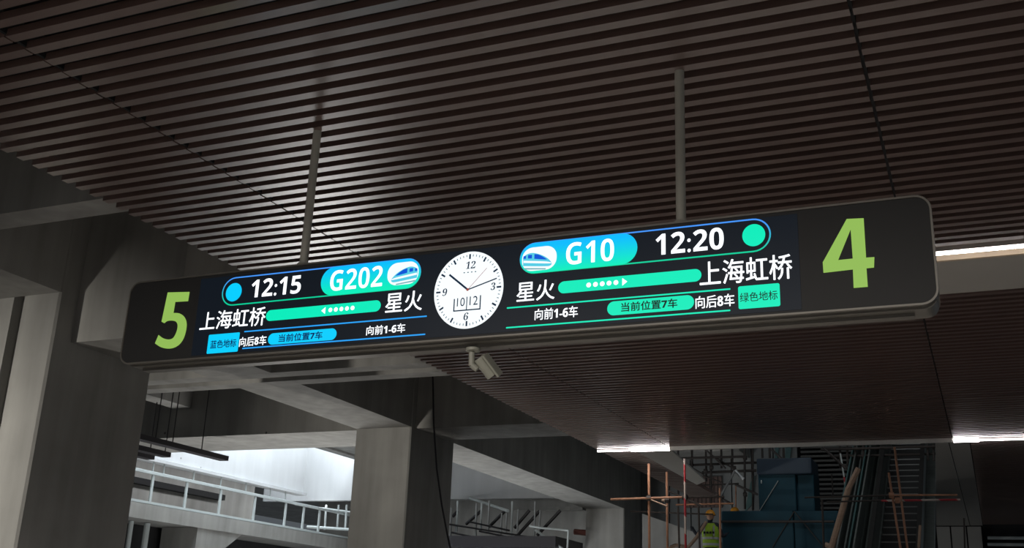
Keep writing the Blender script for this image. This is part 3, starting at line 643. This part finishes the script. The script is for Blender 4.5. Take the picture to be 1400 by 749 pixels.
incl('balustrade', ex1+0.03, ex1+0.10, -0.25, 0.75, STEEL); incl('skirt', ex1, ex1+0.32, -0.5, 0.05, STEEL); incl('handrail', ex1+0.02, ex1+0.12, 0.78, 0.86, BLACKP)
incl('balustrade', ex0-0.10, ex0-0.03, -0.25, 0.75, STEEL); incl('skirt', ex0-0.32, ex0, -0.5, 0.05, STEEL); incl('handrail', ex0-0.12, ex0-0.02, 0.78, 0.86, BLACKP)
esc2 = thing('escalator', (ex0-0.9, 24, 0), 'neighbouring escalator clad in grey sheets with teal glass, left of the open steps', 'escalator')
incl('cladding', ex0-0.92, ex0-0.36, -0.6, 0.30, STEEL, parent=esc2)
for i, (x, mt, h) in enumerate(((ex0-0.40, STEEL, 0.95), (ex0-0.52, GLASSY, 0.85), (ex0-0.64, STEEL, 0.70), (ex0-0.76, STEEL, 0.9), (ex0-0.88, GLASSY, 0.8))):
    incl('guard_sheet', x, x+0.035, 0.25, h, mt, parent=esc2)
# wall and lights below the far right ceiling
lw = thing('wall_right_end', (0, 37.5, 0), 'dark wall with pale painted light bars beyond the far right ceiling', kind='structure')
boxobj('wall_backing', -1.5, XR+1.5, 37.6, 37.8, -0.2, 5.5, VOID, lw)
for k, (xa, xb) in enumerate(((1280,1300), (1300,1322), (1322,1343))):
    a = at_y(xa+1, 730, 37.4); c = at_y(xb-1, 730, 37.4); boxobj('wall_panel', a.x, c.x, 37.4, 37.5, 3.0, 5.38, PANEL, lw)
for y_ in (735, 744): 
    b = B(); px_tube(b, (1350, y_), (1440, y_+1), 37.3, 0.05); build('pale_light_bar', b, WHITEM, lw)  # pale paint standing in for distant lit strips

# ---- low track side clutter between second and third column
Y5 = 34.5
o600 = lambda x, y: (600+x/5.805, 620+y/5.805)
rc = thing('post_and_rail_fence', (-15, Y5, 3), 'grey fence of upright posts and dark rails between the second and third columns', 'fence')
for x, ya_, yb_, mt, r in ((150,375,620,WHITEM,.035), (100,430,680,GREYM,.035), (135,540,640,GREYM,.02), (300,395,675,GREYM,.035), (340,390,600,WHITEM,.035), (400,375,625,GREYM,.035), (500,470,675,GREYM,.03), (540,470,640,GREYM,.03), (583,380,675,WHITEM,.035), (630,440,620,GREYM,.03), (765,380,670,GREYM,.03), (805,450,610,GREYM,.03)):
    b = B(); px_tube(b, o600(x, ya_), o600(x-8, yb_), Y5, r, Y5, 8); build('fence_post', b, mt, rc)
for a, c in (((80,560),(750,668)), ((240,540),(560,610)), ((100,625),(300,668)), ((320,615),(600,672))):
    b = B(); px_tube(b, o600(*a), o600(*c), Y5-.08, .03); build('fence_rail', b, DARKM, rc)
br = thing('diagonal_bracing', (-14, Y5+.5, 4), 'black diagonal braces behind the grey fence posts', 'bracing')
for a, c in (((110,500),(150,455)), ((215,560),(335,455)), ((400,580),(520,460)), ((600,590),(720,450)), ((610,665),(800,455)), ((780,650),(965,450))):
    b = B(); px_tube(b, o600(*a), o600(*c), Y5+.13, .055); build('brace', b, DARKM, br)
b = B(); px_tube(b, o600(250,355), o600(550,455), 35.9, .05, 34.3)
tag(build('pale_pipe', b, WHITEM), 'pale pipe sloping down from the bright wall to the fence', 'pipe')
_w = at_y(700, 737, Y5)
tag(boxobj('side_walkway', -19.6, -12.85, 33.3, 35.9, _w.z-0.35, _w.z, DARKM), 'dark walkway slab carrying the grey post fence', kind='structure')
b = B(); path(b, [at_y(*o600(*q), Y5-.9) for q in ((720,575), (830,592), (1028,610), (1020,760))], .035); px_tube(b, o600(765,605), o600(990,760), Y5-.9, .04)
tfr = tag(build('tube_frame', b, WHITEM), 'white bent tube frame and a separate dull red cylinder beside the farthest column', 'frame')
b = B(); px_tube(b, o600(1075,620), o600(1174,629), 36.6, .10); build('red_cylinder', b, mat('red_paint', (0.17, 0.05, 0.035), 0.5), tfr, label='dull red cylinder')  # separate cylinder by the column, only parented to the frame
_l0 = at_y(705, 696, 38.6); _l1 = at_y(799, 695, 38.6)
tag(boxobj('ledge', _l0.x, _l1.x, 38.4, 38.8, _l0.z-0.06, _l0.z+0.06, CON), 'pale ledge below the end wall', kind='structure')
rg = thing('short_railing', (-20, 33.5, 4.9), 'short white railing posts near the left edge of the second column', 'railing')
for px in (446, 463, 474):
    b = B(); px_tube(b, (px, 690), (px-2, 724), 35.0, .04); build('rail_post', b, WHITEM, rg)
b = B(); px_tube(b, (404, 690), (482, 700), 35.0, .03); px_tube(b, (420, 720), (482, 724), 34.9, .05); build('rail', b, WHITEM, rg)

# ---- workers
def worker(label, X, Y, zf, s, arm, parts=True):
    t = thing('person', (X, Y, zf), label, 'person')
    P = {'pelvis': (0,0,.95,.15), 'chest': (0,.02,1.28,.17), 'neck': (0,0,1.50,.06), 'head': (0,-.01,1.62,.085), 'crown': (0,-.01,1.72,.08),
         'sL': (-.18,0,1.42,.075), 'eL': (-.34,-.02,1.17,.05), 'hL': arm[0]+(.038,), 'sR': (.18,0,1.42,.075), 'eR': (.30,.02,1.15,.05), 'hR': arm[1]+(.038,),
         'kL': (-.11,.02,.50,.07), 'aL': (-.12,0,.09,.05), 'fL': (-.13,.15,.04,.045), 'kR': (.11,.02,.50,.07), 'aR': (.12,0,.09,.05), 'fR': (.13,.15,.04,.045)}
    E_ = [('pelvis','chest'), ('chest','neck'), ('neck','head'), ('head','crown'), ('chest','sL'), ('sL','eL'), ('eL','hL'), ('chest','sR'), ('sR','eR'), ('eR','hR'), ('pelvis','kL'), ('kL','aL'), ('aL','fL'), ('pelvis','kR'), ('kR','aR'), ('aR','fR')]
    # five short fingers on each hand
    for h, e in (('hL','eL'), ('hR','eR')):
        a = Vector(P[h][:3]); d = (a-Vector(P[e][:3])).normalized(); sx = d.orthogonal().normalized()
        for i in range(5):
            off = sx*(i-2)*.020; ln = (.045, .08, .088, .082, .062)[i]
            P[h+str(i)] = tuple(a+d*.03+off)+(.010,); P[h+'t'+str(i)] = tuple(a+d*(.03+ln)+off*1.2)+(.008,)
            E_ += [(h, h+str(i)), (h+str(i), h+'t'+str(i))]
    names = list(P); me = bpy.data.meshes.new('body'); me.from_pydata([P[k][:3] for k in names], [(names.index(a), names.index(c)) for a, c in E_], [])
    o = bpy.data.objects.new('body', me); COL.objects.link(o); o.parent = t
    sk = o.modifiers.new('skin', 'SKIN'); sv = me.skin_vertices[0].data
    for i, k in enumerate(names): sv[i].radius = (P[k][3], P[k][3])
    sv[0].use_root = True
    o.modifiers.new('sub', 'SUBSURF').levels = 1; me.materials.append(CLOTH)
    def ell(name, c, r, mt, cut=None, scale=(1, 1, 1)):
        b = B(); bmesh.ops.create_uvsphere(b, u_segments=20, v_segments=12, radius=r)
        for v in b.verts:
            v.co = Vector((v.co.x*scale[0], v.co.y*scale[1], v.co.z*scale[2]))
        if cut is not None: bmesh.ops.bisect_plane(b, geom=list(b.verts)+list(b.edges)+list(b.faces), plane_co=(0, 0, cut), plane_no=(0, 0, -1), clear_outer=True)
        bmesh.ops.translate(b, vec=Vector(c)+t.location, verts=b.verts); return build(name, b, mt, t, smooth=True)
    ell('head_skin', (0, -.005, 1.64), .098, SKIN, scale=(.86, 1, 1.2))
    for sx in (-1, 1): ell('ear', (sx*.085, .0, 1.63), .022, SKIN, scale=(.5, 1, 1.4))
    for nm, dx in (('nose', 0),): ell(nm, (0, .095, 1.62), .018, SKIN)
    ell('safety_helmet', (0, 0, 1.685), .135, HELM, cut=-.01, scale=(.9, 1.08, .95))
    ell('helmet_brim', (0, .02, 1.678), .15, HELM, scale=(.92, 1.1, .08))
    # vest: open shell with stripes
    b = B(); rings = ((.88, .20, .15), (1.05, .205, .155), (1.25, .225, .165), (1.38, .225, .150), (1.47, .13, .10)); vs = []
    for z, rx, ry in rings: vs.append([b.verts.new((rx*math.cos(k*math.tau/20), ry*math.sin(k*math.tau/20), z)) for k in range(20)])
    for a, c in zip(vs[:-1], vs[1:]):
        for k in range(20): b.faces.new((a[k], a[(k+1) % 20], c[(k+1) % 20], c[k]))
    bmesh.ops.translate(b, vec=t.location, verts=b.verts); vest = build('hi_vis_vest', b, HIVIS, t, smooth=True)
    for z, rx, ry in ((1.10, .212, .162), (.95, .207, .158)):
        b = B(); A = [[b.verts.new((rx*math.cos(k*math.tau/20), ry*math.sin(k*math.tau/20), zz)) for k in range(20)] for zz in (z-.03, z+.03)]
        for k in range(20): b.faces.new((A[0][k], A[0][(k+1) % 20], A[1][(k+1) % 20], A[1][k]))
        bmesh.ops.translate(b, vec=t.location, verts=b.verts); build('reflective_band', b, SILVER, vest)
    b = B()
    for i in range(4): box(b, -.14+i*.075, -.14+i*.075+.05, -.185, -.165, 1.20, 1.255)
    bmesh.ops.translate(b, vec=t.location, verts=b.verts); build('vest_marks', b, BLACKP, vest)
    for sx in (-1, 1):
        b = B(); box(b, sx*.12-.02, sx*.12+.02, -.172, -.15, 1.15, 1.40); bmesh.ops.translate(b, vec=t.location, verts=b.verts); build('reflective_band', b, SILVER, vest)
    return t
hd = at_y(971, 699.5, 27.6); k_ = 1.0
w1 = worker('worker in orange helmet and green hi-vis vest, seen from behind beside the blue hoarding', hd.x, 27.6, hd.z-1.76, 1, ((-.46,.05,1.33), (.36,.18,1.22)))
hd2 = at_y(1003.5, 694.5, 29.9+.6)
w2 = worker('second worker, only the dull orange helmet showing above the blue hoarding', hd2.x, 30.6, hd2.z-1.77, 1, ((-.30,.15,.92), (.30,.15,.92)))
for c, zf, lb in ((hd, hd.z-1.76, 'scaffold deck the front worker stands on'), (hd2, hd2.z-1.77, 'scaffold deck of the second worker')):
    Yc = 27.6 if c is hd else 30.75
    tag(boxobj('scaffold_deck', c.x-0.6, c.x+(0.34 if c is hd else 0.9), Yc-0.5, Yc+0.3, zf-0.05, zf-0.0, WOOD), lb, 'deck')
    for dx in (-0.5, 0.28):
        tag(boxobj('deck_leg', c.x+dx-.03, c.x+dx+.03, Yc-.03, Yc+.03, 0, zf-0.05, DTUBE), 'dark prop under the '+lb+(', left' if dx < 0 else ', right'), 'prop')
b = B(); path(b, [at_y(x, y, 26.8) for x, y in ((966,713), (952,735), (941,748), (924,745), (917,748), (912,760))], 0.045)
tag(build('timber_handrail', b, WOOD), 'pale bent timber handrail held by the front worker', 'handrail')
